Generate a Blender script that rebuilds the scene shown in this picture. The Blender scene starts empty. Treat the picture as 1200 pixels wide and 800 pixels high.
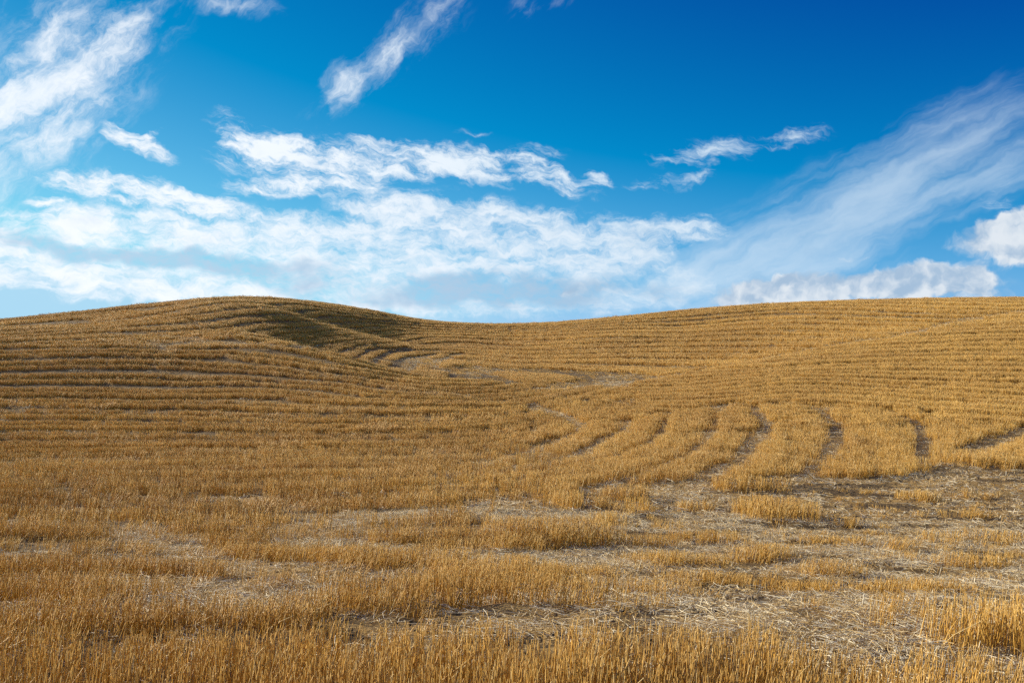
import bpy, bmesh, math, random
import numpy as np

C = bpy.context.scene.collection
scene = bpy.context.scene

# ------------------------------------------------------------------ camera, sun, exposure
SUN_AZ, SUN_EL = -60.0, 17.5          # degrees; azimuth from the view direction, negative = left
F = 1167.0                            # focal length in photograph pixels (35 mm lens, 1200 px wide)

cam = bpy.data.cameras.new('camera')
cam.lens = 35.0; cam.sensor_width = 36.0
cam.clip_start = 0.05; cam.clip_end = 20000
camo = bpy.data.objects.new('camera', cam); C.objects.link(camo)
camo.location = (0, 0, 0); camo.rotation_euler = (math.radians(90), 0, 0)
scene.camera = camo

a, e = math.radians(SUN_AZ), math.radians(SUN_EL)
sun_dir = (math.sin(a)*math.cos(e), math.cos(a)*math.cos(e), math.sin(e))
sl = bpy.data.lights.new('sun', 'SUN'); sl.energy = 5.0; sl.angle = math.radians(0.5); sl.color = (1.0, 0.89, 0.72)
so = bpy.data.objects.new('sun', sl); C.objects.link(so)
from mathutils import Vector
so.rotation_euler = Vector(sun_dir).to_track_quat('Z', 'Y').to_euler()

scene.view_settings.view_transform = 'Standard'
scene.view_settings.look = 'None'
scene.view_settings.exposure = 0.62
scene.view_settings.gamma = 1.0
scene.cycles.max_bounces = 5
scene.cycles.diffuse_bounces = 3
scene.cycles.glossy_bounces = 1
scene.cycles.transmission_bounces = 3
scene.cycles.transparent_max_bounces = 4
scene.cycles.use_denoising = False
scene.cycles.sample_clamp_indirect = 4.0

# ------------------------------------------------------------------ sky with its clouds
def NT(tree):
    nodes, links = tree.nodes, tree.links
    def N(kind, ins=(), **kw):
        n = nodes.new(kind)
        for k, v in kw.items(): setattr(n, k, v)
        for k, v in (ins.items() if isinstance(ins, dict) else enumerate(ins)):
            if v is None: continue
            if hasattr(v, 'links') or isinstance(v, bpy.types.NodeSocket): links.new(v, n.inputs[k])
            else: n.inputs[k].default_value = v
        return n
    def M(op, a, b=None, c=None, clamp=False): return N('ShaderNodeMath', (a, b, c), operation=op, use_clamp=clamp).outputs[0]
    def VM(op, a, b=None): return N('ShaderNodeVectorMath', (a, b), operation=op).outputs[0]
    def mixc(f, a, b): 
        n = N('ShaderNodeMix', data_type='RGBA'); 
        for s_, v in ((0, f), (6, a), (7, b)):
            if isinstance(v, bpy.types.NodeSocket): links.new(v, n.inputs[s_])
            else: n.inputs[s_].default_value = v
        return n.outputs[2]
    def noise(vec, scale, detail=5, rough=.55, dist=0.0, lac=2.0, out=0):
        return N('ShaderNodeTexNoise', {'Vector': vec, 'Scale': scale, 'Detail': detail, 'Roughness': rough, 'Distortion': dist, 'Lacunarity': lac}).outputs[out]
    def ss(x, a, b, lo=0.0, hi=1.0):
        return N('ShaderNodeMapRange', {0: x, 1: a, 2: b, 3: lo, 4: hi}, interpolation_type='SMOOTHSTEP').outputs[0]
    return N, M, VM, mixc, noise, ss

world = bpy.data.worlds.new('World'); scene.world = world; world.use_nodes = True
wt = world.node_tree; wt.nodes.clear()
N, M, VM, mixc, noise, ss = NT(wt)
sky = N('ShaderNodeTexSky', sky_type='NISHITA', sun_disc=False, sun_elevation=math.radians(SUN_EL), sun_rotation=math.radians(SUN_AZ),
        altitude=800.0, air_density=1.0, dust_density=0.35, ozone_density=2.0)
# a polarising filter's deeper blue
g = N('ShaderNodeSeparateColor', (sky.outputs[0],))
def ch(k, x0, mul, p):
    v = M('MAXIMUM', M('SUBTRACT', M('MULTIPLY', g.outputs[k], .1), x0), .001)
    return M('MULTIPLY', M('POWER', v, p), mul*10)
gr = M('MINIMUM', ch(1, .14, 1.2, 1.0), 7.1)
bl = M('ADD', 2.45, M('SUBTRACT', M('MULTIPLY', gr, 1.6), M('MULTIPLY', M('MULTIPLY', gr, gr), .093)))      # deep blue overhead, milky low down
comb = N('ShaderNodeCombineColor', (M('MINIMUM', ch(0, .22, .8, 1.0), 4.2), gr, bl))
skyc = comb.outputs[0]
tc = N('ShaderNodeTexCoord').outputs['Generated']
sep = N('ShaderNodeSeparateXYZ', (tc,))
U = M('MULTIPLY', M('ARCTAN2', sep.outputs[0], sep.outputs[1]), F)
W = M('MULTIPLY', M('ARCSINE', sep.outputs[2]), F)
UW = N('ShaderNodeCombineXYZ', (U, W, 0.0)).outputs[0]
zz = M('ADD', M('MAXIMUM', sep.outputs[2], 0.0), 0.10)
PL = N('ShaderNodeCombineXYZ', (M('DIVIDE', sep.outputs[0], zz), M('DIVIDE', sep.outputs[1], zz), 0.0)).outputs[0]   # a point on the cloud deck
def warped(vec, scale, amt, detail=3):
    c = noise(vec, scale, detail, .55, out=1)
    v = VM('SUBTRACT', c, (.5, .5, .5))
    return VM('ADD', vec, VM('MULTIPLY', v, (amt, amt, 0)))
def cover(vec, blobs):
    tot = None
    for px, py, rx, ry, rot, w in blobs:
        u = math.atan((px-600)/F)*F; v = math.atan((400-py)/math.hypot(F, px-600))*F
        m = N('ShaderNodeMapping', (vec, (u, v, 0), (0, 0, math.radians(rot)), (rx*1.45, ry*1.45, 1)), vector_type='TEXTURE').outputs[0]
        b = N('ShaderNodeTexGradient', (m,), gradient_type='SPHERICAL').outputs[1]
        tot = M('MULTIPLY', b, w) if tot is None else M('MULTIPLY_ADD', b, w, tot)
    return tot
W1 = warped(UW, .012, 60); W2 = warped(UW, .03, 26); W3 = warped(W2, .11, 9)
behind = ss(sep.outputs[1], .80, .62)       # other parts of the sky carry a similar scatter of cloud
gen = ss(noise(PL, .55, 6, .6), .47, .67)  # cloud in the unseen sky, cover raised to make ambient light more neutral

veil = cover(W2, [(70,125,155,55,50,.75),(15,110,70,60,0,.5),(60,25,55,40,0,.5),(140,55,70,22,60,.5),(100,52,18,6,0,.5),(30,92,70,14,-14,.45),(280,8,45,12,0,.55),(455,62,108,24,42,.60),(495,35,60,26,30,.3),(400,100,26,20,60,.5),(615,15,22,20,60,.3),(650,2,40,8,0,.3)])
veil2 = cover(W2, [(1010,245,190,58,26,.40),(900,290,150,50,15,.42),(1150,190,130,40,14,.36),(1110,150,130,34,22,.22),(1180,212,70,12,6,.3),(820,330,170,30,5,.45),(960,270,80,30,30,.3)])
wisp = cover(W3, [(165,172,34,10,-18,.9),(155,160,28,6,-22,.6),(175,158,20,5,20,.4),(60,237,28,6,-5,.9),(110,220,52,12,-6,.9),(180,228,90,16,-9,.9),(240,240,50,11,-12,.9),(165,242,45,6,0,.5),
   (315,172,62,22,-22,.9),(345,196,80,28,-8,.9),(405,203,85,22,-4,.9),(310,222,46,9,-4,.7),(470,187,100,18,-6,.85),(560,194,80,18,-8,.85),(610,200,60,14,-14,.7),(620,185,42,14,0,.45),(645,208,55,12,-22,.75),(700,211,18,8,-20,.8),
   (850,176,95,13,6,.46),(935,161,28,10,12,.4),(785,213,50,8,8,.48),(822,203,26,8,35,.42),(555,158,30,4,0,.2),(430,165,40,6,-8,.3),(1145,335,40,20,0,.3),(1175,242,18,8,0,.4),(1165,225,22,6,20,.3)])
band = cover(W2, [(40,290,130,36,0,1),(90,262,90,14,4,.8),(200,272,100,26,-4,.9),(60,320,130,16,0,.8),(220,310,150,30,0,.9),(330,300,120,36,0,.9),(360,262,80,14,-10,.5),(440,300,140,46,0,.9),(440,247,50,14,-15,.7),(500,245,60,14,-10,.6),(570,262,110,28,-8,.9),
   (560,300,150,40,0,.9),(670,285,90,34,0,.8),(760,278,80,20,6,.8),(820,268,40,12,5,.5),(720,300,60,12,-6,.5),(640,330,150,26,0,.6),(500,338,170,24,0,.8),(330,335,150,22,0,.8),(150,335,90,10,0,.5),(140,351,70,6,0,.6),(470,355,90,10,-4,.6),(730,345,130,24,4,.55),(600,362,170,14,4,.4),(580,350,100,10,6,.4)])
cum = cover(W3, [(1000,336,110,17,3,1),(1080,325,60,16,0,1),(905,343,55,16,10,.9),(925,325,16,12,0,.5),(1130,326,30,14,0,.7),(1165,282,40,18,-4,1),(1185,268,26,16,0,.8),(1215,280,36,26,0,1),(1200,303,22,14,0,.8),(870,345,40,14,0,.8),(1140,345,80,14,0,.6),(670,338,20,12,0,.5),(1010,300,60,4,2,.5)])
grey = cover(W1, [(150,298,110,10,-2,.9),(250,305,90,10,-2,.7),(50,285,50,10,0,.4),(330,320,60,14,0,.7),(470,340,110,16,0,.6),(560,338,90,16,0,.6),(620,345,120,20,0,.5),(440,355,60,8,0,.4),(700,340,90,14,0,.5),(1000,338,160,14,0,.6),(1180,330,60,24,0,.7)])

def streak(vec, deg, a, b): return N('ShaderNodeMapping', (vec, (0, 0, 0), (0, 0, math.radians(deg)), (a, b, 1)), vector_type='TEXTURE').outputs[0]
n_f = noise(streak(W3, -3, 1.25, .5), .022, 9, .68)                 # curdled detail, flattened towards the horizon
n_s = noise(streak(W2, 46, 2.6, .75), .026, 8, .66)
n_r = noise(streak(W2, 24, 3.6, .60), .022, 7, .60)                                           # combed streaks
rotw = streak(W2, -12, 2.2, .55)
n_w = noise(rotw, .030, 8, .68)
n_c = noise(W3, .028, 7, .52)
n_v = ss(noise(streak(W3, 40, 1.5, .8), .017, 8, .68), .36, .66, .45, 1.15)
n_u = ss(noise(streak(W3, -8, 1.7, .7), .020, 8, .7), .34, .64, .4, 1.2)
def dens(cov, n, amp, a, b): return ss(M('ADD', cov, M('MULTIPLY', M('SUBTRACT', n, .5), amp)), a, b)
gateV = ss(veil, .02, .22); gateW = ss(wisp, .03, .25); gateB = ss(band, .03, .3); gateC = ss(cum, .05, .25)
dV = M('MULTIPLY', M('MULTIPLY', dens(M('MULTIPLY', M('MINIMUM', veil, .75), n_v), n_s, 1.3, .06, 1.05), gateV), .93)
dW = M('MULTIPLY', dens(M('MULTIPLY', M('MINIMUM', wisp, .85), n_u), n_w, 2.4, .06, 1.02), gateW)
dB = M('MULTIPLY', dens(M('MINIMUM', band, .72), n_f, 2.9, .02, 1.10), gateB)
dC = M('MULTIPLY', M('MULTIPLY', dens(cum, n_c, 1.6, .20, .80), gateC), .94)
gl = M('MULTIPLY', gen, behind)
dR = M('MULTIPLY', dens(M('MINIMUM', veil2, .8), n_r, 1.5, .0, 1.05), M('MULTIPLY', ss(veil2, .01, .2), .62))
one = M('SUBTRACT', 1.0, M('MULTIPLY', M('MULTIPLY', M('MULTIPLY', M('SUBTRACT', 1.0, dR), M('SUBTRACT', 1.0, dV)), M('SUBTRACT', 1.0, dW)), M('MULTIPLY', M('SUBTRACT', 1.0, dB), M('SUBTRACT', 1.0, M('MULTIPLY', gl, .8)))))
n_g = noise(VM('MULTIPLY', W3, (1, 1.8, 1)), .016, 6, .6)
lit = ss(M('SUBTRACT', M('MULTIPLY_ADD', M('SUBTRACT', n_g, .5), 1.5, .95), grey), .1, 1.0)
ccol = mixc(lit, (5.0, 6.7, 8.4, 1), (9.6, 10.1, 10.6, 1))
off = N('ShaderNodeMapping', (W3, (7, -9, 0), (0, 0, 0), (1, 1, 1))).outputs[0]
n_c2 = noise(off, .028, 7, .52)
puff = ss(M('MULTIPLY_ADD', M('SUBTRACT', n_c, n_c2), 2.6, M('SUBTRACT', .62, M('MULTIPLY', grey, .35))), .1, 1.0)
cucol = mixc(puff, (3.9, 5.3, 7.0, 1), (8.0, 8.5, 9.0, 1))
side = ss(U, -520, 420)                                                    # clouds nearer the sun are brighter
ccol = mixc(side, ccol, VM('MULTIPLY', ccol, (.70, .80, .88)))
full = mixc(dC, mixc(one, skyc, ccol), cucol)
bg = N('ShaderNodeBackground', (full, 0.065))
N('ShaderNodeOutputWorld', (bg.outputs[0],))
world.cycles.sampling_method = 'NONE'


# ------------------------------------------------------------------ fits and fields
class TPS:
    """thin-plate spline through scattered points"""
    def __init__(s, P, v, lam=0.0):
        s.P = np.asarray(P, float); s.c = s.P.mean(0); s.k = s.P.std()
        Q = (s.P - s.c)/s.k; n = len(Q)
        d = ((Q[:, None]-Q[None])**2).sum(-1)
        K = np.where(d > 0, d*np.log(d+1e-20), 0)*0.5 + lam*np.eye(n)
        A = np.zeros((n+3, n+3)); A[:n, :n] = K; A[:n, n] = 1; A[:n, n+1:] = Q; A[n, :n] = 1; A[n+1:, :n] = Q.T
        s.w = np.linalg.solve(A, np.r_[np.asarray(v, float), 0, 0, 0]); s.Q = Q
    def __call__(s, x, y):
        x = np.asarray(x, float); sh = x.shape
        q = (np.stack([x.ravel(), np.asarray(y, float).ravel()], 1) - s.c)/s.k
        out = np.empty(len(q)); n = len(s.Q)
        for i in range(0, len(q), 20000):
            p = q[i:i+20000]
            d = ((p[:, None]-s.Q[None])**2).sum(-1)
            out[i:i+20000] = (d*np.log(d+1e-20)*0.5) @ s.w[:n] + s.w[n] + p @ s.w[n+1:]
        return out.reshape(sh)

def hash01(ix, iy, seed):
    h = (ix.astype(np.int64)*374761393 + iy.astype(np.int64)*668265263 + seed*1442695041) & 0x7fffffff
    h = ((h ^ (h >> 13))*1274126177) & 0x7fffffff
    h = ((h ^ (h >> 16))*668265263) & 0x7fffffff
    return ((h >> 7) & 0xffff)/65535.0
def vnoise(x, y, seed=0):
    ix = np.floor(x); iy = np.floor(y); fx = x-ix; fy = y-iy
    fx = fx*fx*(3-2*fx); fy = fy*fy*(3-2*fy)
    a = hash01(ix, iy, seed); b = hash01(ix+1, iy, seed); c = hash01(ix, iy+1, seed); d = hash01(ix+1, iy+1, seed)
    return (a*(1-fx)+b*fx)*(1-fy) + (c*(1-fx)+d*fx)*fy
def fbm(x, y, seed=0, o=4):
    s = 0; t = 0; w = 1.0
    for k in range(o):
        s = s + w*vnoise(x*2**k + 17.3*k, y*2**k - 9.1*k, seed+k); t += w; w *= 0.5
    return s/t
def sstep(a, b, x):
    t = np.clip((x-a)/(b-a), 0, 1); return t*t*(3-2*t)

# surveyed heights: (bearing column, [(drop row, distance)]) -> world points
cols = {
 -250:[(800,5),(745,6),(690,8.4),(658,10.3),(622,13.5),(602,16.5),(573,22),(550,28),(526,34.5),(503,40.5),(476,46.5),(447,53),(420,60),(410,64),(402,72),(392,84),(384,100)],
 0:[(800,5),(745,6),(690,8.3),(658,10.3),(622,13.5),(602,16.5),(573,22),(550,28),(526,34.5),(503,40.5),(476,46.5),(447,53),(418,60),(406,63.5),(396,70),(386,80),(373,100)],
 150:[(800,5),(745,6),(690,8.3),(658,10.3),(622,13.5),(602,16.5),(573,21.5),(550,27.5),(526,34),(503,40),(476,46),(447,53),(416,60),(405,63.5),(396,69),(380,81),(367,92),(356,105)],
 225:[(447,53),(416,60),(402,65),(394,69),(380,75.5),(365,83),(350,93)],
 300:[(800,5),(745,6),(690,8.2),(650,11),(602,16.5),(573,21),(550,27),(526,33),(503,39),(476,45),(447,52),(420,58),(402,63.5),(392,68),(398,70.8),(391,74),(380,77.5),(370,81.5),(360,85.5),(349,92.5)],
 350:[(476,44.5),(447,51.5),(425,56.5),(411,60),(404,63),(416,69.5),(403,75),(390,80),(380,84),(365,92),(351,101)],
 400:[(550,26),(526,32),(503,38),(476,43.5),(447,51),(430,55.5),(419,59.5),(431,65.5),(419,71.3),(400,80.4),(390,86),(380,92.3),(357.5,106.5)],
 440:[(447,52),(438,54.5),(432,58),(437,63),(430,69),(415,77.5),(400,86.5),(380,99.7),(363,111)],
 480:[(550,26),(526,31.5),(503,37),(476,43),(455,49),(443,55),(438,62),(431,70),(415,82.5),(400,93),(385,103),(371,113)],
 520:[(476,43),(455,49.5),(447,54),(438,63),(425,76),(410,88),(395,99),(376.5,112)],
 600:[(800,5),(745,6),(700,7.9),(650,11),(602,15.5),(573,20),(550,25),(526,31),(503,37),(476,44),(460,50),(450,56),(440,64.5),(425,77.5),(410,89),(395,100),(379,111)],
 720:[(800,5),(745,6),(700,8),(650,11.3),(602,16),(573,20.5),(550,25),(526,30),(500,36),(476,43),(455,51),(440,62),(425,72),(410,81),(395,90),(380,101),(371,110)],
 800:[(550,24),(526,28.5),(500,34),(480,40),(455,49),(437,60),(425,68),(410,77),(395,87),(380,98),(362,112)],
 900:[(800,5.1),(745,6.1),(700,8.2),(650,11.8),(602,16.5),(573,20),(550,24),(520,29),(490,35),(470,40),(450,46),(425,56),(415,66),(400,76),(380,88),(355,108)],
 1000:[(650,12),(602,17),(573,20.5),(550,24),(520,29),(490,34.5),(460,42),(430,51),(410,59),(400,64),(391,73),(370,86),(351,104)],
 1200:[(800,5.3),(745,6.4),(700,8.8),(650,12.5),(602,17.3),(573,20.8),(550,24),(520,28.5),(490,33.5),(460,40),(430,48),(400,57),(380,66),(366,76),(356,86),(347,100)],
 1450:[(800,5.5),(745,6.6),(700,9),(650,12.8),(602,17.5),(550,24),(520,28),(490,33),(460,39),(430,46),(400,55),(375,66),(358,80),(348,96)],
}
P, V = [], []
for px, L in cols.items():
    for py, Y in L:
        P.append(((px-600)/F*Y, Y)); V.append(-(py-400)/F*Y - (0.3 if Y > 90 else 0) - (0.12 if Y > 86 and px < 420 else 0))
for px, zc in ((-250, 2.0), (0, 2.2), (300, 4.6), (600, 1.2), (900, 3.8), (1200, 4.6), (1450, 5.0)):   # the land falls away behind the crests
    for Y, dz in ((135, -1.2), (180, -7.0)):
        P.append(((px-600)/F*Y, Y)); V.append(zc+dz)
for X, Y, z in ((-14, 0, -1.5), (0, 0, -1.62), (14, 0, -1.6), (-14, -14, -1.0), (14, -14, -1.2), (0, -14, -1.2), (-40, 0, -1.5), (40, 0, -1.3), (-60, 20, -2.5), (60, 20, -2.0)):
    P.append((X, Y)); V.append(z)
ter = TPS(P, V, 2e-5)

GX0, GX1, GY0, GY1, GR = -130.0, 130.0, -16.0, 200.0, 0.5
gx = np.arange(GX0, GX1+GR, GR); gy = np.arange(GY0, GY1+GR, GR)
GXX, GYY = np.meshgrid(gx, gy)
GZ = ter(GXX, GYY)
def bil(G, x, y, x0=GX0, y0=GY0, r=GR):
    fx = np.clip((x-x0)/r, 0, G.shape[1]-1.001); fy = np.clip((y-y0)/r, 0, G.shape[0]-1.001)
    ix = fx.astype(int); iy = fy.astype(int); fx = fx-ix; fy = fy-iy
    return (G[iy, ix]*(1-fx)+G[iy, ix+1]*fx)*(1-fy) + (G[iy+1, ix]*(1-fx)+G[iy+1, ix+1]*fx)*fy
def ground(x, y):
    """height of the field at world x, y; rolls away and levels off beyond the crests"""
    x = np.asarray(x, float); y = np.asarray(y, float)
    z = bil(GZ, x, y)
    r = np.maximum(np.maximum(y-190, np.abs(x)-120), -12-y)
    f = sstep(0, 60, r)
    far = -9 + 3*np.sin(x*0.006+1)*np.cos(y*0.005) - 0.002*np.hypot(x, y)
    return z*(1-f) + np.minimum(far, -6)*f + 0.05*(fbm(x*0.35, y*0.35, 5, 3)-0.5)
YS = np.concatenate([np.arange(3.5, 40, 0.05), np.arange(40, 125, 0.2)])
def at(px, py, first=True):
    """world x, y where the sight line through a picture point meets the field"""
    t = (px-600)/F; z = ground(t*YS, YS); s = -(py-400)/F*YS
    hit = np.nonzero(z >= s)[0]
    k = hit[0] if len(hit) else len(YS)-1
    return (t*YS[k], YS[k])
def poly(pts): return [at(*p) for p in pts]
def smooth(W, n=5):
    if len(W) < 3: return W
    W = np.array(W); P_ = np.vstack([2*W[0]-W[1], W, 2*W[-1]-W[-2]]); out = []
    for a, b, c, d in zip(P_[:-3], P_[1:-2], P_[2:-1], P_[3:]):
        for t in np.arange(n)/n: out.append(.5*(2*b+(c-a)*t+(2*a-5*b+4*c-d)*t*t+(3*b-a-3*c+d)*t**3))
    return [tuple(p) for p in out]+[tuple(W[-1])]

# region limits seen from the camera bearing t = x / y
def prof(pts):
    ts = [(p[0]-600)/F for p in pts]; ys = [p[1] for p in pts]
    return lambda x, y: np.interp(x/np.maximum(y, 0.5), ts, ys)
ridge_y = prof([(-300,64),(0,64),(200,64.5),(300,68),(350,63),(400,59.5),(440,58),(480,56.5),(520,56),(600,55),(720,51),(800,60),(870,57),(1000,63),(1200,77),(1400,90)])
head_y = prof([(600,55),(720,51),(780,38.5),(850,38),(900,37),(960,36.5),(1060,33.5),(1200,31),(1400,29)])

rowsA = {0:[(0,658),(250,662),(450,668),(640,672)],1:[(0,622),(200,628),(400,640),(600,640)],2:[(0,602),(200,610),(400,615),(560,612),(720,595)],
 3:[(0,582),(200,590),(400,592),(560,585),(700,575),(745,562),(815,530),(835,508),(845,480)],
 4:[(0,573),(200,577),(400,573),(550,567),(640,557),(700,548),(755,525),(775,508),(785,492)],
 5:[(0,560),(200,560),(400,557),(560,552),(672,538),(705,520),(735,495)],6:[(0,550),(200,547),(400,542),(530,540),(610,533),(660,515)],
 7:[(0,537),(200,535),(400,533),(550,530),(620,520)],8:[(0,526),(200,524),(400,524),(560,520),(640,508)],
 9:[(0,513),(200,513),(400,515),(540,512),(620,500)],10:[(0,503),(200,503),(400,506),(530,503),(600,497)],
 11:[(0,489),(200,489),(400,494),(530,493),(620,486)],12:[(0,476),(200,477),(400,483),(530,484),(640,477)],
 13:[(0,464),(200,465),(400,472),(530,476),(640,469)],14:[(0,447),(200,447),(300,449),(400,457),(530,468),(640,461)],
 15:[(0,432),(200,430),(300,436),(400,446),(500,459),(600,457)],16:[(0,418),(200,417),(300,421),(380,433),(450,443),(520,451)]}
rowsB = {0:[(465,430),(478,421),(520,418),(600,425),(750,426),(860,427)],1:[(440,426),(455,416),(520,411),(600,416),(750,414),(900,414)],
 2:[(400,416),(415,411),(440,406),(520,404),(600,408),(750,404),(900,402),(980,403)],3:[(352,402),(380,400),(420,396),(500,394),(600,398),(750,394),(900,390),(1040,393)],
 4:[(325,393),(380,388),(450,388),(560,391),(600,392),(750,386),(900,380),(1060,383)],5:[(100,392),(210,390),(285,384),(350,378),(420,379),(500,384),(600,387),(750,379),(900,370),(1100,374)],
 6:[(0,392),(130,384),(230,373),(300,365),(380,367),(450,374),(520,380),(640,382),(750,374),(900,363),(1100,365)],
 7:[(0,381),(120,370),(230,359),(300,356),(380,361),(430,368),(800,366),(900,358),(1100,357),(1200,359)]}
rowsC = {0:[(760,478),(850,476),(950,470),(1060,478),(1200,488)],1:[(740,465),(850,462),(950,455),(1060,460),(1200,468)],2:[(760,452),(850,448),(950,442),(1060,444),(1200,447)],
 3:[(830,437),(900,434),(1000,429),(1100,427),(1200,427)],4:[(930,419),(1000,414),(1100,410),(1200,408)],5:[(1010,401),(1100,396),(1200,393)],6:[(1120,382),(1200,378)]}
def phase(rows, lam=1e-3):
    P, v = [], []
    for k, L in rows.items():
        for p in L: P.append(at(*p)); v.append(k)
    T = TPS(P, v, lam)
    return T(GXX, GYY)
PA = phase(rowsA); PB = phase(rowsB)*1.7; PC = phase(rowsC)*1.5

# tracks where wheels or turning flattened the straw: (picture points, width in metres, remaining stand, bare pale straw 0..1)
tracks = [
 ([(560,548),(610,535),(645,522),(668,513),(681,502),(672,494),(650,485),(625,478)], 1.6, .15, .9),
 ([(480,561),(560,556),(620,549),(672,538),(705,520),(730,507),(736,495)], 1.4, .15, .8),
 ([(520,571),(580,565),(640,557),(700,548),(733,535),(757,525),(775,508),(780,497),(784,488)], 1.0, .06, .45),
 ([(540,590),(600,586),(660,578),(745,562),(782,548),(815,530),(835,508),(839,492),(845,478)], 1.0, .10, .5),
 ([(680,604),(730,598),(770,590),(818,572),(838,557),(862,545),(886,520),(896,500),(884,482)], 1.5, .08, 1),
 ([(930,565),(955,552),(970,535),(980,515),(975,497),(957,480)], 1.3, .06, .8),
 ([(1070,565),(1084,545),(1080,528),(1079,508),(1060,490)], 1.1, .06, .5),
 ([(1110,565),(1125,548),(1140,533),(1170,518),(1230,500),(1300,488)], 2.6, .03, .4),
 ([(700,489),(740,488),(780,487),(850,476),(890,477),(930,472)], .6, .3, .7),
 ([(930,476),(980,480),(1030,487),(1060,491)], .5, .45, .6),
 ([(775,488),(782,486)], 1.6, .05, 1), ([(835,479),(848,477)], 1.5, .05, 1),
 ([(468,433),(465,428),(469,423),(480,420),(500,418)], 1.6, .03, .1),
 ([(436,428),(443,421),(457,415),(482,412),(510,413)], 1.5, .05, .1),
 ([(416,423),(428,415),(445,410.5),(480,409)], 1.3, .05, .1),
 ([(392,417),(415,409),(440,405),(500,404),(560,405)], 1.1, .1, .1),
 ([(480,434),(481,428),(490,421),(510,416)], 1.4, .15, .8),
 ([(508,436),(512,428),(525,420),(545,415)], 1.6, .2, .9),
 ([(548,424),(562,431),(580,440)], .6, .3, .9),
 ([(720,452),(790,441),(870,427),(935,414),(1000,402),(1060,394),(1110,381),(1200,366)], 2.6, .3, 1),
 ([(855,416),(900,407),(945,400),(1010,394)], 1.4, .3, .8),
 ([(596,452),(607,452)], 1.6, .05, .4),([(622,455),(632,455)], 1.3, .05, .4),([(657,456),(668,455)], 1.6, .05, .7),
 ([(672,455),(700,451),(722,447),(728,455)], 1.0, .2, .9),([(715,457),(727,454)], 1.4, .05, .8),
 ([(640,448),(690,450),(722,449)], .7, .35, .6),
 ([(725,498),(737,496)], 1.2, .1, 1),
 ([(150,394),(200,395),(250,401),(300,404),(350,408),(400,418)], 1.3, .3, .75),
 ([(90,402),(180,400),(250,405)], 1.0, .45, .5),
 ([(255,402),(275,394),(300,391)], .6, .3, .4),
 ([(900,447),(950,444),(1010,451),(1070,456),(1110,454)], 1.0, .35, .8),
 # gaps between the nearest bands
 ([(-300,772),(0,768),(160,767)], .35, .4, .2),([(160,767),(330,766),(480,765)], .3, .3, .2),([(480,765),(700,764),(960,764)], .42, .06, .15),
 ([(180,714),(350,712),(520,713),(700,712),(900,716)], .25, .05, .3),
 ([(-100,686),(60,686),(180,688),(300,700),(420,700)], .38, .12, .4),
 ([(-200,656),(0,657),(120,660),(220,664),(330,672),(450,684)], .42, .06, .25),
 ([(250,664),(340,668),(450,676),(540,672),(640,665)], .35, .35, .4),
 ([(430,736),(560,734),(700,736),(900,735)], .3, .2, .3),
 ([(360,640),(430,645),(520,655),(600,652)], .5, .15, .6),
 ([(380,616),(430,612),(500,606),(540,600),(600,590)], .6, .15, .6),
 ([(100,597),(180,595),(260,588),(330,585)], .5, .2, .5),
 ([(930,742),(975,752),(1010,768),(1060,783),(1130,795)], .55, .1, .95),
 ([(1000,800),(1100,800),(1250,802)], .3, .25, .4),
 ([(150,625),(200,640),(215,655),(230,668)], .5, .25, .9),
]
# (picture centre, half sizes in metres, remaining stand, bare pale straw)
patches = [
 ((195,634),(.4,.6),.2,.7), ((290,686),(.35,.22),.05,1), ((350,692),(.45,.2),.1,1), ((235,658),(.45,.25),.2,.8), ((405,640),(.3,.35),.2,.7),
 ((120,700),(1.0,.5),.5,.4), ((60,720),(1.2,.4),.55,.3), ((190,722),(.8,.3),.5,.5),
 ((630,620),(.8,.55),.1,1), ((560,600),(.6,.5),.25,.8), ((200,405),(2.0,1.5),.3,.8), ((225,402),(1.5,1.0),.3,.9),
]
# bare, trampled corner on the right and the standing islands left in it: (picture base point, half width m, half depth m, height)
bare_poly = [(500,712),(560,695),(660,690),(655,672),(560,665),(600,658),(560,640),(600,622),(548,606),(640,597),(700,572),(800,566),(870,566),(930,556),(1010,562),(1100,556),(1150,552),(1250,548),(1400,540),(1400,790),(1250,742),(1030,742),(900,745),(700,748),(500,745)]
islands = [
 ((890,578),(.85,.55),.30),((925,614),(.66,.7),.34),((898,661),(.36,.22),.22),((1062,650),(.36,.22),.26),((650,645),(.85,.55),.36),((762,645),(.38,.2),.2),
 ((738,590),(.55,.5),.3),((700,598),(.3,.3),.22),((1045,553),(1.1,.8),.33),((1190,552),(1.1,1.1),.36),((1300,545),(2,1.2),.36),((640,598),(.8,.6),.3),
 ((590,648),(.5,.4),.3),((715,620),(.25,.3),.25),((745,603),(.3,.4),.25),((1090,590),(.4,.4),.2),((1140,585),(.25,.2),.22),((1180,640),(.5,.4),.2),((1150,610),(.4,.3),.15),
 ((570,714),(1.0,.16),.24),((470,716),(.6,.2),.26),((740,716),(.5,.1),.18),((560,699),(.55,.16),.22),((800,668),(.4,.3),.14),((620,702),(.4,.12),.22),
 ((820,600),(.5,.25),.2),((980,680),(.4,.25),.2),((1110,640),(.35,.25),.2),((770,622),(.35,.25),.18),((1010,620),(.3,.2),.18),((840,640),(.5,.2),.18),((1160,670),(.5,.25),.2),((720,700),(.5,.15),.18),((1080,700),(.5,.2),.14),
 ((980,640),(.5,.3),.12),((860,690),(.6,.3),.12),((960,700),(.5,.3),.1),((680,680),(.5,.3),.12),
]
MX0, MX1, MY0, MY1, MR = -75.0, 75.0, 1.0, 118.0, 0.1
mx = np.arange(MX0, MX1, MR); my = np.arange(MY0, MY1, MR)
TR = np.ones((len(my), len(mx)), np.float32)      # share of the stand that is left
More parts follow.
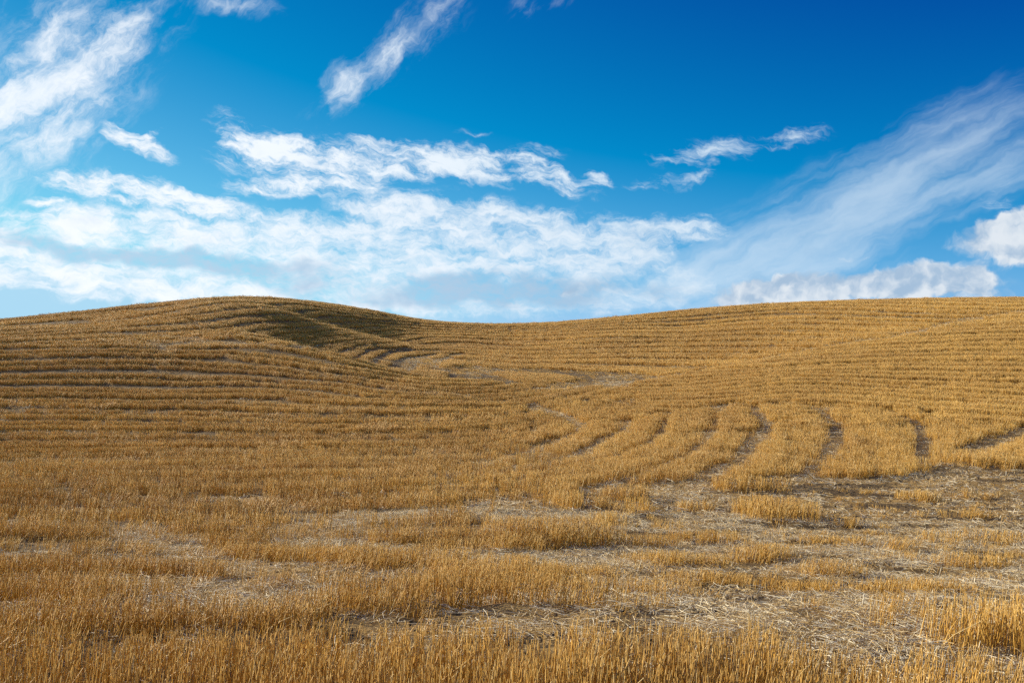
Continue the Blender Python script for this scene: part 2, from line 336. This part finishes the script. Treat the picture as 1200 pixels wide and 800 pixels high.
PALE = np.zeros_like(TR)                          # pale straw lying about
def win(x0, x1, y0, y1):
    i0 = max(int((x0-MX0)/MR), 0); i1 = min(int((x1-MX0)/MR)+2, len(mx)); j0 = max(int((y0-MY0)/MR), 0); j1 = min(int((y1-MY0)/MR)+2, len(my))
    X, Y = np.meshgrid(mx[i0:i1], my[j0:j1]); return slice(j0, j1), slice(i0, i1), X, Y
def put(sj, si, f, left, pale):
    TR[sj, si] = np.minimum(TR[sj, si], 1-f*(1-left)); PALE[sj, si] = np.maximum(PALE[sj, si], f*pale)
def WF(n, W):
    y = W[0][1]
    if n < 8: return .42
    return 2.5 if y < 11.5 and n < len(tracks)-3 and y > 6.5 else (2.4 if y < 11.5 else (1.7 if y < 19 else (.62 if y < 36 else .75)))
for n, (pts, w, left, pale) in enumerate(tracks):
    W = smooth(poly(pts))
    for (x0, y0), (x1, y1) in zip(W[:-1], W[1:]):
        m = w*2+.6
        sj, si, X, Y = win(min(x0, x1)-m, max(x0, x1)+m, min(y0, y1)-m, max(y0, y1)+m)
        if X.size == 0: continue
        dx, dy = x1-x0, y1-y0; q = np.clip(((X-x0)*dx+(Y-y0)*dy)/(dx*dx+dy*dy+1e-9), 0, 1)
        w_ = w*WF(n, W); d = np.hypot(X-x0-q*dx, Y-y0-q*dy) + (fbm(X*1.5, Y*1.5, 40+n, 3)-.5)*w*(.28 if n < 17 else .6)
        put(sj, si, 1-sstep(w_*.42, w_*.55+.03, d), left, pale)
for n, (c, (rx, ry), left, pale) in enumerate(patches):
    cx, cy = at(*c); sj, si, X, Y = win(cx-rx*2, cx+rx*2, cy-ry*2, cy+ry*2)
    d = np.hypot((X-cx)/rx, (Y-cy)/ry) + (fbm(X*2.2, Y*2.2, 90+n, 4)-.5)*1.3
    put(sj, si, 1-sstep(.7, 1.1, d), left, pale)
def inpoly(X, Y, W):
    ins = np.zeros(X.shape, bool)
    for (x0, y0), (x1, y1) in zip(W, W[1:]+W[:1]):
        c = ((y0 > Y) != (y1 > Y)); ins ^= c & (X < (x1-x0)*(Y-y0)/(y1-y0+1e-12)+x0)
    return ins
BW = poly(bare_poly)
sj, si, X, Y = win(-12, 30, 4, 30)
wx = X+(fbm(X*1.1, Y*1.1, 7, 4)-.5)*.7; wy = Y+(fbm(X*1.1+50, Y*1.1, 8, 4)-.5)*.7
BARE = np.zeros_like(TR); BARE[sj, si] = inpoly(wx, wy, BW)
TR[sj, si] *= 1-(.975-.2*sstep(.5, .66, fbm(X*1.3+9, Y*2.2, 23, 4)))*BARE[sj, si]
PALE[sj, si] = np.maximum(PALE[sj, si], BARE[sj, si]*(sstep(.47, .56, fbm(X*.9+3, Y*2.6, 21, 5))*.97+.03))
HT = np.full_like(TR, .28)
HT[sj, si] = np.where(BARE[sj, si] > .5, .13, HT[sj, si])
sf, sg, FX, FY = win(-20, 20, 5.3, 24); HT[sf, sg] = np.minimum(HT[sf, sg], .205+.06*sstep(9, 20, FY)+.03*(fbm(FX*.5, FY*1.1, 87, 2)-.5))
sf, sg, FX, FY = win(1.95, 20, 4.6, 6.7); HT[sf, sg] = .33
sf, sg, FX, FY = win(-12, 1.2, 3, 5.3); HT[sf, sg] = .285+.05*sstep(-1.2, .6, FX)
for n, (c, (rx, ry), h) in enumerate(islands):
    cx, cy = at(*c); cy += ry; sj, si, X, Y = win(cx-rx*2, cx+rx*2, cy-ry*2, cy+ry*2)
    d = np.hypot((X-cx)/rx, (Y-cy)/ry) + (fbm(X*2.0, Y*2.0, 190+n, 4)-.5)*1.1
    f = 1-sstep(.8, 1.15, d)
    up = f > TR[sj, si]
    TR[sj, si] = np.maximum(TR[sj, si], f); HT[sj, si] = np.where(up, h*(.75+.25*f), HT[sj, si]); PALE[sj, si] *= 1-.8*f

def region(x, y):
    """0 near slope and foreground, 1 beyond the ridge and the draw, 2 slope right of the draw"""
    b = y > ridge_y(x, y); c = (~b) & (y > head_y(x, y)) & (x/np.maximum(y, .5) > .1)
    return np.where(b, 1, np.where(c, 2, 0))
def stand(x, y):
    """share of stubble standing, height, pale litter"""
    reg = region(x, y)
    ph = np.where(reg == 0, bil(PA, x, y), np.where(reg == 1, bil(PB, x, y), bil(PC, x, y)))
    ph = ph + (fbm(x*.12, y*.12, 31, 3)-.5)*.2 + (fbm(x*.9, y*.9, 33, 2)-.5)*.03
    fr = ph-np.floor(ph); k = np.floor(ph)
    near_arcs = (reg == 0) & (x > .04*y) & (y < 42)
    strength = np.where(reg == 0, 1.0, np.where(reg == 1, .97, .5)) * (.86+.14*hash01(k, k*0, 3)) * (.86+.14*sstep(.3, .52, fbm(x*.05+9, y*.12, 35, 3)))
    strength = strength*np.where(reg == 0, sstep(8.5, 13, y), 1)*np.where(near_arcs, .2, 1)
    wid = np.where(reg == 0, .225, np.where(reg == 1, .27, .20))*(.8+.4*hash01(k, k*0, 4))
    g = (1-sstep(wid*.85, wid*1.03, np.abs(fr-.5)))*strength
    f2 = np.abs(((fr+.5+.12*(hash01(k, k*0, 8)-.5)) % 1)-.5)
    g2 = (1-sstep(.09, .14, f2))*.85*strength*np.where(reg == 1, .5, 1)
    m = (x > MX0+1) & (x < MX1-1) & (y > MY0) & (y < MY1-1)
    tr = np.where(m, bil(TR, x, y, MX0, MY0, MR), 1); pale = np.where(m, bil(PALE, x, y, MX0, MY0, MR), 0)
    ht = np.where(m, bil(HT, x, y, MX0, MY0, MR), .28)*(1-.14*sstep(20, 45, y))
    n = fbm(x*.9, y*1.6, 51, 4)
    thin = 1-.55*sstep(.60, .72, fbm(x*.35, y*.8, 53, 4))*np.where(reg == 0, 1, .6)
    s = tr*(1-.96*g)*(1-.6*g2)*thin*(.75+.25*sstep(.3, .6, n))
    h = ht*(.90+.34*(n-.5)+.16*hash01(k, k*0, 6))*(1-.76*g)*(1-.62*g2)*np.where(y > 20, .3+.7*sstep(.1, .75, tr), .7+.3*sstep(.05, .5, tr))
    pale = np.clip(np.maximum(pale, g*.12*(n > .5)) + sstep(.56, .7, fbm(x*.3+40, y*.7, 57, 4))*.35*(1-s), 0, 1)
    swath = hash01(k*2+(fr > .5), k*0, 12)
    return s, h, pale, reg, swath
#ENDFIELD

# ------------------------------------------------------------------ materials
def new_mat(name):
    m = bpy.data.materials.new(name); m.use_nodes = True; m.node_tree.nodes.clear()
    return m, NT(m.node_tree)

def straw_material(name, dark, light, pale, pale_share, transl=.3):
    m, (N, M, VM, mixc, noise, ss) = new_mat(name)
    tint = N('ShaderNodeAttribute', attribute_type='INSTANCER', attribute_name='tint').outputs['Fac']
    stalk = N('ShaderNodeAttribute', attribute_name='stalk').outputs['Fac']
    up = N('ShaderNodeAttribute', attribute_name='up').outputs['Fac']
    pos = N('ShaderNodeNewGeometry').outputs['Position']
    big = noise(VM('MULTIPLY', pos, (1, 1, .2)), .09, 4, .6)
    mid = noise(VM('MULTIPLY', pos, (1, 1, .2)), .8, 3, .6)
    v = M('ADD', M('MULTIPLY', tint, .30), M('ADD', M('MULTIPLY', stalk, .30), M('MULTIPLY', M('SUBTRACT', big, .5), 1.0)))
    v = M('ADD', v, M('MULTIPLY', M('SUBTRACT', mid, .5), .7))
    col = mixc(ss(v, -.05, .85), dark, light)
    col = mixc(M('MULTIPLY', ss(stalk, 1-pale_share, 1-pale_share*.6), .8), col, pale)
    col = mixc(M('MULTIPLY', ss(up, .45, 1.0), .24), col, pale)           # sunlit tops painted in: stalks blend paler towards the tip
    b = N('ShaderNodeBsdfPrincipled', {'Base Color': col, 'Roughness': .6, 'Specular IOR Level': .3}).outputs[0]
    t = N('ShaderNodeBsdfTranslucent', (col,)).outputs[0]
    mx = N('ShaderNodeMixShader', (transl, b, t)).outputs[0]
    N('ShaderNodeOutputMaterial', (mx,))
    return m
straw_mat = straw_material('golden_stubble_straw', (.475, .235, .019, 1), (.81, .50, .098, 1), (.86, .66, .30, 1), .10, .04)
litter_mat = straw_material('bleached_loose_straw', (.62, .42, .15, 1), (.93, .78, .46, 1), (.96, .90, .68, 1), .45, .10)

def ground_material():
    m, (N, M, VM, mixc, noise, ss) = new_mat('dry_soil_with_chaff')
    pos = N('ShaderNodeNewGeometry').outputs['Position']
    cov = N('ShaderNodeAttribute', attribute_name='straw_cover').outputs['Fac']
    n1 = noise(pos, 1.7, 6, .65); n2 = noise(pos, 14, 6, .7); n3 = noise(pos, 70, 3, .6)
    soil = mixc(ss(n2, .3, .7), (.028, .018, .008, 1), (.090, .060, .028, 1))
    soil = mixc(ss(n1, .4, .7), soil, (.125, .080, .036, 1))
    ang = noise(pos, .8, 2, out=0)
    st = N('ShaderNodeMapping', (pos, (0, 0, 0), (0, 0, .35), (9, 60, 20))).outputs[0]
    st2 = N('ShaderNodeMapping', (pos, (0, 0, 0), (0, 0, -.9), (12, 70, 20))).outputs[0]
    fib = M('MAXIMUM', noise(st, 1, 3, .6), noise(st2, 1, 3, .6))
    f = ss(M('ADD', fib, M('MULTIPLY', cov, .40)), .64, .82)
    straw = mixc(ss(n3, .3, .7), (.36, .205, .045, 1), (.58, .395, .145, 1))
    col = mixc(M('MULTIPLY', f, .85), soil, straw)
    b = N('ShaderNodeBsdfPrincipled', {'Base Color': col, 'Roughness': .9, 'Specular IOR Level': .2})
    h = M('ADD', M('MULTIPLY', n2, .03), M('MULTIPLY', fib, .02))
    N('ShaderNodeOutputMaterial', (b.outputs[0],))
    bm = N('ShaderNodeBump', {'Strength': .8, 'Distance': 1.0, 'Height': h}).outputs[0]
    m.node_tree.links.new(bm, b.inputs['Normal'])
    return m
soil_mat = ground_material()

# ------------------------------------------------------------------ the ground: one sheet out past the crests
def mesh_from(name, verts, quads=None, tris=None, mats=()):
    me = bpy.data.meshes.new(name)
    fs = quads if quads is not None else tris; k = fs.shape[1]
    me.vertices.add(len(verts)); me.vertices.foreach_set('co', np.asarray(verts, np.float32).ravel())
    me.loops.add(fs.size); me.loops.foreach_set('vertex_index', fs.astype(np.int32).ravel())
    me.polygons.add(len(fs)); me.polygons.foreach_set('loop_start', np.arange(0, fs.size, k, dtype=np.int32))
    me.polygons.foreach_set('loop_total', np.full(len(fs), k, np.int32))
    me.update(calc_edges=True)
    for m in mats: me.materials.append(m)
    return me
ty = np.concatenate([np.linspace(-60, -8, 14), np.linspace(-7, 3, 16), 3.2*np.exp(np.linspace(0, math.log(130/3.2), 620)), 130*np.exp(np.linspace(0.03, math.log(6000/130), 70))])
tx = np.sinh(np.linspace(-2.6, 2.6, 620)); tx = tx/tx.max()*3.2
TXX, TYY = np.meshgrid(tx, ty)
XX = TXX*(np.maximum(TYY, 0)+14)+0*TYY
ZZ = ground(XX, TYY)
fade = 1-sstep(40, 90, TYY)
ZZ = ZZ + fade*((fbm(XX*3.2, TYY*3.2, 71, 4)-.5)*.09 + (fbm(XX*14, TYY*14, 75, 3)-.5)*.035)
s_, h_, p_, r_, w_s = stand(XX, TYY)
V3 = np.stack([XX, TYY, ZZ], -1).reshape(-1, 3)
nr, nc = XX.shape
i = (np.arange(nr-1)[:, None]*nc+np.arange(nc-1)[None]).ravel()
q = np.stack([i, i+1, i+nc+1, i+nc], 1)
me = mesh_from('field_ground', V3, quads=q, mats=(soil_mat,))
me.polygons.foreach_set('use_smooth', np.ones(len(q), bool))
at_ = me.attributes.new('straw_cover', 'FLOAT', 'POINT')
at_.data.foreach_set('value', np.clip(.35+.65*p_, 0, 1).astype(np.float32).ravel())
go = bpy.data.objects.new('field_ground', me); C.objects.link(go); go['kind'] = 'structure'
go['label'] = 'brown soil of the rolling stubble field, showing between the rows'
def surf(x, y):
    """the sheet's own height, clods included"""
    z = ground(x, y); f = 1-sstep(40, 90, y)
    return z + f*((fbm(x*3.2, y*3.2, 71, 4)-.5)*.09)

# ------------------------------------------------------------------ tufts of cut stalks and wisps of loose straw
protos = bpy.data.collections.new('straw_tufts')      # sources only, not linked to the scene
rng = np.random.default_rng(4)
def stalks(name, n, radius, width, hmin, lod, mat, lean=.12, flat=False):
    vs, fs, sa, ua = [], [], [], []
    for k in range(n):
        r = radius*math.sqrt(rng.random()); th = rng.random()*6.283
        x, y = r*math.cos(th), r*math.sin(th); w = width*rng.uniform(.7, 1.25); az = rng.random()*3.1416; col = rng.random()
        if flat: az = rng.normal(0, .38)
        if flat:
            L = rng.uniform(.03, .16) if rng.random() < .95 else .26; dx, dy = math.cos(az*2)*L/2, math.sin(az*2)*L/2
            z0, z1 = rng.uniform(.003, .03), rng.uniform(.003, .045 if rng.random() < .92 else .12); bow = rng.uniform(-.008, .012)
            path = [(x-dx, y-dy, z0), (x+rng.uniform(-.02, .02), y+rng.uniform(-.02, .02), (z0+z1)/2+bow), (x+dx, y+dy, z1)]
            nx, ny = -dy/L*2, dx/L*2
        else:
            H = rng.uniform(hmin, 1.0)*(1 if rng.random() > .08 else .6); lx, ly = rng.normal(0, lean), rng.normal(0, lean)
            if rng.random() < .06: lx *= 4; ly *= 4
            path = [(x, y, -.06), (x+lx*.4, y+ly*.4, H*.5), (x+lx, y+ly, H)]
            nx, ny = math.cos(az), math.sin(az)
        if lod == 0:
            b = len(vs)
            for j, p in enumerate(path):
                ww = w*(1-.25*j/2)
                for c in range(3):
                    a = az+c*2.0944
                    if flat: vs.append((p[0]+nx*math.cos(a)*ww*.55, p[1]+ny*math.cos(a)*ww*.55, p[2]+math.sin(a)*ww*.55))
                    else: vs.append((p[0]+math.cos(a)*ww*.55, p[1]+math.sin(a)*ww*.55, p[2]))
                    sa.append(col); ua.append(j/2 if not flat else .5)
            for j in range(2):
                for c in range(3): fs.append((b+3*j+c, b+3*j+(c+1) % 3, b+3*j+3+(c+1) % 3, b+3*j+3+c))
        else:
            b = len(vs); pp = (path[0], path[2])
            for j, p in enumerate(pp):
                ww = w*(.55 if j == 0 else .45)
                for c in range(3):
                    a = az+c*2.0944
                    if flat: vs.append((p[0]+nx*math.cos(a)*ww, p[1]+ny*math.cos(a)*ww, p[2]+math.sin(a)*ww))
                    else: vs.append((p[0]+math.cos(a)*ww, p[1]+math.sin(a)*ww, p[2]))
                    sa.append(col); ua.append(j if not flat else .5)
            for c in range(3): fs.append((b+c, b+(c+1) % 3, b+3+(c+1) % 3, b+3+c))
    me = mesh_from(name, np.array(vs), quads=np.array(fs), mats=(mat,))
    for nm, d in (('stalk', sa), ('up', ua)):
        a_ = me.attributes.new(nm, 'FLOAT', 'POINT'); a_.data.foreach_set('value', np.array(d, np.float32))
    o = bpy.data.objects.new(name, me); return o
def family(name, count, *args, **kw):
    col = bpy.data.collections.new(name)
    for k in range(count): col.objects.link(stalks(name, *args, **kw))
    return col
# heights are unit: the instance scale sets the real height, so radii and widths are given per metre of stubble height
H0 = .28
fam = [family('near_tuft', 12, 17, .11/H0, .0041/H0, .80, 0, straw_mat, lean=.09),
       family('middle_tuft', 10, 20, .14/H0, .0055/H0, .86, 1, straw_mat),
       family('far_tuft', 8, 36, .24/H0, .0085/H0, .88, 1, straw_mat),
       family('farthest_tuft', 8, 50, .42/H0, .0130/H0, .90, 1, straw_mat)]
lit = [family('near_wisp', 12, 30, .17, .0040, 0, 0, litter_mat, flat=True),
       family('middle_wisp', 8, 24, .35, .008, 0, 1, litter_mat, flat=True),
       family('far_wisp', 8, 30, .45, .016, 0, 1, litter_mat, flat=True)]

def scatter_group(coll):
    ng = bpy.data.node_groups.new('scatter_'+coll.name, 'GeometryNodeTree')
    ng.interface.new_socket('Geometry', in_out='INPUT', socket_type='NodeSocketGeometry')
    ng.interface.new_socket('Geometry', in_out='OUTPUT', socket_type='NodeSocketGeometry')
    n, l = ng.nodes, ng.links
    gi = n.new('NodeGroupInput'); go_ = n.new('NodeGroupOutput')
    mp = n.new('GeometryNodeMeshToPoints'); iop = n.new('GeometryNodeInstanceOnPoints')
    ci = n.new('GeometryNodeCollectionInfo'); ci.inputs['Collection'].default_value = coll
    ci.inputs['Separate Children'].default_value = True; ci.inputs['Reset Children'].default_value = True
    iop.inputs['Pick Instance'].default_value = True
    def na(name, t):
        a_ = n.new('GeometryNodeInputNamedAttribute'); a_.data_type = t; a_.inputs['Name'].default_value = name
        return [o for o in a_.outputs if o.enabled and o.name == 'Attribute'][0]
    l.new(gi.outputs[0], iop.inputs['Points']); n.remove(mp)
    l.new(ci.outputs[0], iop.inputs['Instance']); l.new(na('kind_index', 'INT'), iop.inputs['Instance Index'])
    l.new(na('turn', 'FLOAT_VECTOR'), iop.inputs['Rotation']); l.new(na('size', 'FLOAT_VECTOR'), iop.inputs['Scale'])
    l.new(iop.outputs[0], go_.inputs[0])
    return ng
groups = {c.name: scatter_group(c) for c in fam+lit}
def scatter(name, label, coll, x, y, size, turn, tint, cat='stubble', parent=None, group=None):
    if len(x) == 0: return None
    me = bpy.data.meshes.new(name); me.vertices.add(len(x))
    z = surf(x, y)
    me.vertices.foreach_set('co', np.stack([x, y, z], 1).astype(np.float32).ravel())
    for nm, t, d in (('kind_index', 'INT', rng.integers(0, 100, len(x)).astype(np.int32)), ('turn', 'FLOAT_VECTOR', turn), ('size', 'FLOAT_VECTOR', size), ('tint', 'FLOAT', tint)):
        a_ = me.attributes.new(nm, t, 'POINT'); d = np.ascontiguousarray(d, np.int32 if t == 'INT' else np.float32)
        a_.data.foreach_set('vector' if t == 'FLOAT_VECTOR' else 'value', d.ravel())
    o = bpy.data.objects.new(name, me); C.objects.link(o)
    md = o.modifiers.new('scatter', 'NODES'); md.node_group = groups[coll.name]
    o['kind'] = 'stuff'
    if parent is not None: o.parent = parent
    else: o['label'] = label; o['category'] = cat
    if group: o['group'] = group
    return o

def jitter(y0, y1, per_m2, mx_=3.5, k=.56):
    st = 1/math.sqrt(per_m2); ys = np.arange(y0, y1, st); out = []
    w = k*y1+mx_; xs = np.arange(-w, w, st); X, Y = np.meshgrid(xs, ys)
    X = X+(rng.random(X.shape)-.5)*st*1.1; Y = Y+(rng.random(X.shape)-.5)*st*1.1
    m = np.abs(X) < k*Y+mx_; return X[m], Y[m]

def place(y0, y1, per_m2):
    x, y = jitter(y0, y1, per_m2)
    s, h, p, r, sw = stand(x, y)
    keep = rng.random(len(x)) < s
    x, y, s, h, p, r, sw = x[keep], y[keep], s[keep], h[keep], p[keep], r[keep], sw[keep]
    n = len(x)
    h = h*rng.uniform(.95, 1.05, n)
    flop = .5*sstep(.62, .76, fbm(x*.42+20, y*.9, 61, 3))*np.where(y > 12, 1, .25) + (1-s)*.35          # wind-leaned stretches
    ax = rng.normal(0, .035, n) - flop*.15*rng.random(n); ay = rng.normal(.02, .035, n) + flop*rng.uniform(.2, .95, n)
    # wider tufts keep their footprint when short
    size = np.stack([np.full(n, H0)*rng.uniform(.85, 1.15, n)]*2+[h], 1)
    turn = np.stack([ax, ay, rng.random(n)*6.283*0], 1)
    tint = .3*rng.random(n)+.7*sw
    return dict(x=x, y=y, size=size, turn=turn, tint=tint, r=r)
spans = [(3.2, 13, 74, 0), (13, 32, 32, 1), (32, 62, 22, 2), (62, 118, 12, 3)]
ISL = []
for (px_, py_), ry_, nm in (((890,578), .55, 'isle_far'), ((925,614), .7, 'isle_mid'), ((650,645), .55, 'isle_left'), ((1190,552), 1.1, 'isle_right')):
    c0 = at(px_, py_); ISL.append(((c0[0], c0[1]+ry_), nm))
LAB = {
 'front': 'tall golden stubble band along the very bottom edge of the field, nearest the camera',
 'front_clump': 'tall golden stubble clump in the bottom right corner, in front of the bare trampled ground',
 'fore': 'patchy golden stubble bands in the left and middle foreground, behind the front band',
 'isles': 'broken stubble islands standing on the bare trampled ground at lower right',
 'isle_far': 'farther of two wide stubble islands on the bare ground, right below the ends of the curved tracks',
 'isle_mid': 'nearer of two wide stubble islands at right, with dark soil along its lower right edge',
 'isle_left': 'large stubble island left of the bare ground, low in the middle of the field',
 'isle_right': 'stubble block at the right edge, in front of the last dark track',
 'near_slope': 'long level stubble rows climbing the near slope on the left up to its ridge',
 'arcs': 'curved stubble swaths between the dark bending wheel tracks, right of centre',
 'left_hill': 'shaded stubble rows on the tall left hill behind the near ridge',
 'right_hill': 'fine stubble rows on the far hill right of the dip in the skyline',
 'right_slope': 'smooth orange stubble slope on the right, below the pale diagonal track'}
def zone(x, y, r):
    t = x/np.maximum(y, .5); z = np.full(len(x), 'near_slope', dtype='<U16')
    z[(r == 0) & (t > .02)] = 'arcs'; z[(r == 0) & (y < 22)] = 'fore'
    bare = bil(BARE, x, y, MX0, MY0, MR) > .3
    z[(r == 0) & (y < 30) & bare] = 'isles'
    for c_, nm in ISL:
        cx, cy = c_; z[(r == 0) & (np.hypot((x-cx)/1.35, (y-cy)/.95) < 1)] = nm
    z[(y < 5.8)] = 'front'; z[(y < 7.4) & (x > 1.9)] = 'front_clump'
    z[r == 1] = 'right_hill'; z[(r == 1) & (t < -.04)] = 'left_hill'; z[r == 2] = 'right_slope'
    return z
total = 0; tops = {}
for y0, y1, d, f in spans:
    P_ = place(y0, y1, d); zz_ = zone(P_['x'], P_['y'], P_['r']); total += len(zz_)
    for z in LAB:
        m = zz_ == z
        if m.sum() < 25: continue
        o = scatter('stubble' if z not in tops else 'stubble_stalks', LAB[z], fam[f], P_['x'][m], P_['y'][m], P_['size'][m], P_['turn'][m], P_['tint'][m], parent=tops.get(z), group=None if z in tops else 'standing stubble of the field')
        tops.setdefault(z, o)
print('tufts', total)
total = 0
for y0, y1, d, f in ((3.2, 16, 70, 0), (16, 40, 15, 1), (40, 116, 7, 2)):
    x, y = jitter(y0, y1, d); s, h, p, r, sw = stand(x, y)
    keep = rng.random(len(x)) < np.clip(p*1.0+.02, 0, 1); x, y = x[keep], y[keep]; n = len(x); total += n
    sc = rng.uniform(.75, 1.2, n)
    scatter('loose_straw', {0: 'bleached loose straw lying on the bare foreground ground and between stubble bands', 1: 'pale straw lying in the bent tracks of the middle ground', 2: 'pale straw strewn in the distant tracks and draw'}[f],
            lit[f], x, y, np.stack([sc]*3, 1), np.stack([rng.normal(0, .06, n), rng.normal(0, .06, n), rng.normal(.15, .5, n)+3.1416*(rng.random(n) > .5)], 1), rng.random(n), cat='straw')
print('wisps', total)

# crumbled clods of soil where the ground is bare
def clod(k):
    bm = bmesh.new(); bmesh.ops.create_icosphere(bm, subdivisions=1, radius=1.0)
    r_ = random.Random(k)
    for v in bm.verts: v.co *= r_.uniform(.6, 1.15)
    for v in bm.verts: v.co.z *= .62
    me = bpy.data.meshes.new('clod'); bm.to_mesh(me); bm.free(); me.materials.append(clod_mat)
    return bpy.data.objects.new('clod', me)
clod_mat, (N, M, VM, mixc, noise, ss) = new_mat('crumbly_soil')
cp = N('ShaderNodeNewGeometry').outputs['Position']
cb = N('ShaderNodeBsdfPrincipled', {'Base Color': mixc(ss(noise(cp, 30, 4, .7), .3, .7), (.05, .034, .017, 1), (.17, .12, .066, 1)), 'Roughness': .95, 'Specular IOR Level': .15})
N('ShaderNodeOutputMaterial', (cb.outputs[0],))
cc = bpy.data.collections.new('clods')
for k in range(9): cc.objects.link(clod(k))
groups['clods'] = scatter_group(cc)
x, y = jitter(3.2, 24, 110); s, h, p, r, sw = stand(x, y)
keep = rng.random(len(x)) < (1-s)*(.25+.75*sstep(.45, .6, fbm(x*1.2, y*2.0, 83, 3)))*.8; x, y = x[keep], y[keep]; n = len(x)
sc = .006+.034*rng.random(n)**3.2
scatter('soil_clods', 'small brown clods crumbled over the bare trampled ground', cc, x, y, np.stack([sc]*3, 1), np.stack([rng.normal(0, .3, n), rng.normal(0, .3, n), rng.random(n)*6.283], 1), rng.random(n), cat='soil')
print('clods', n)
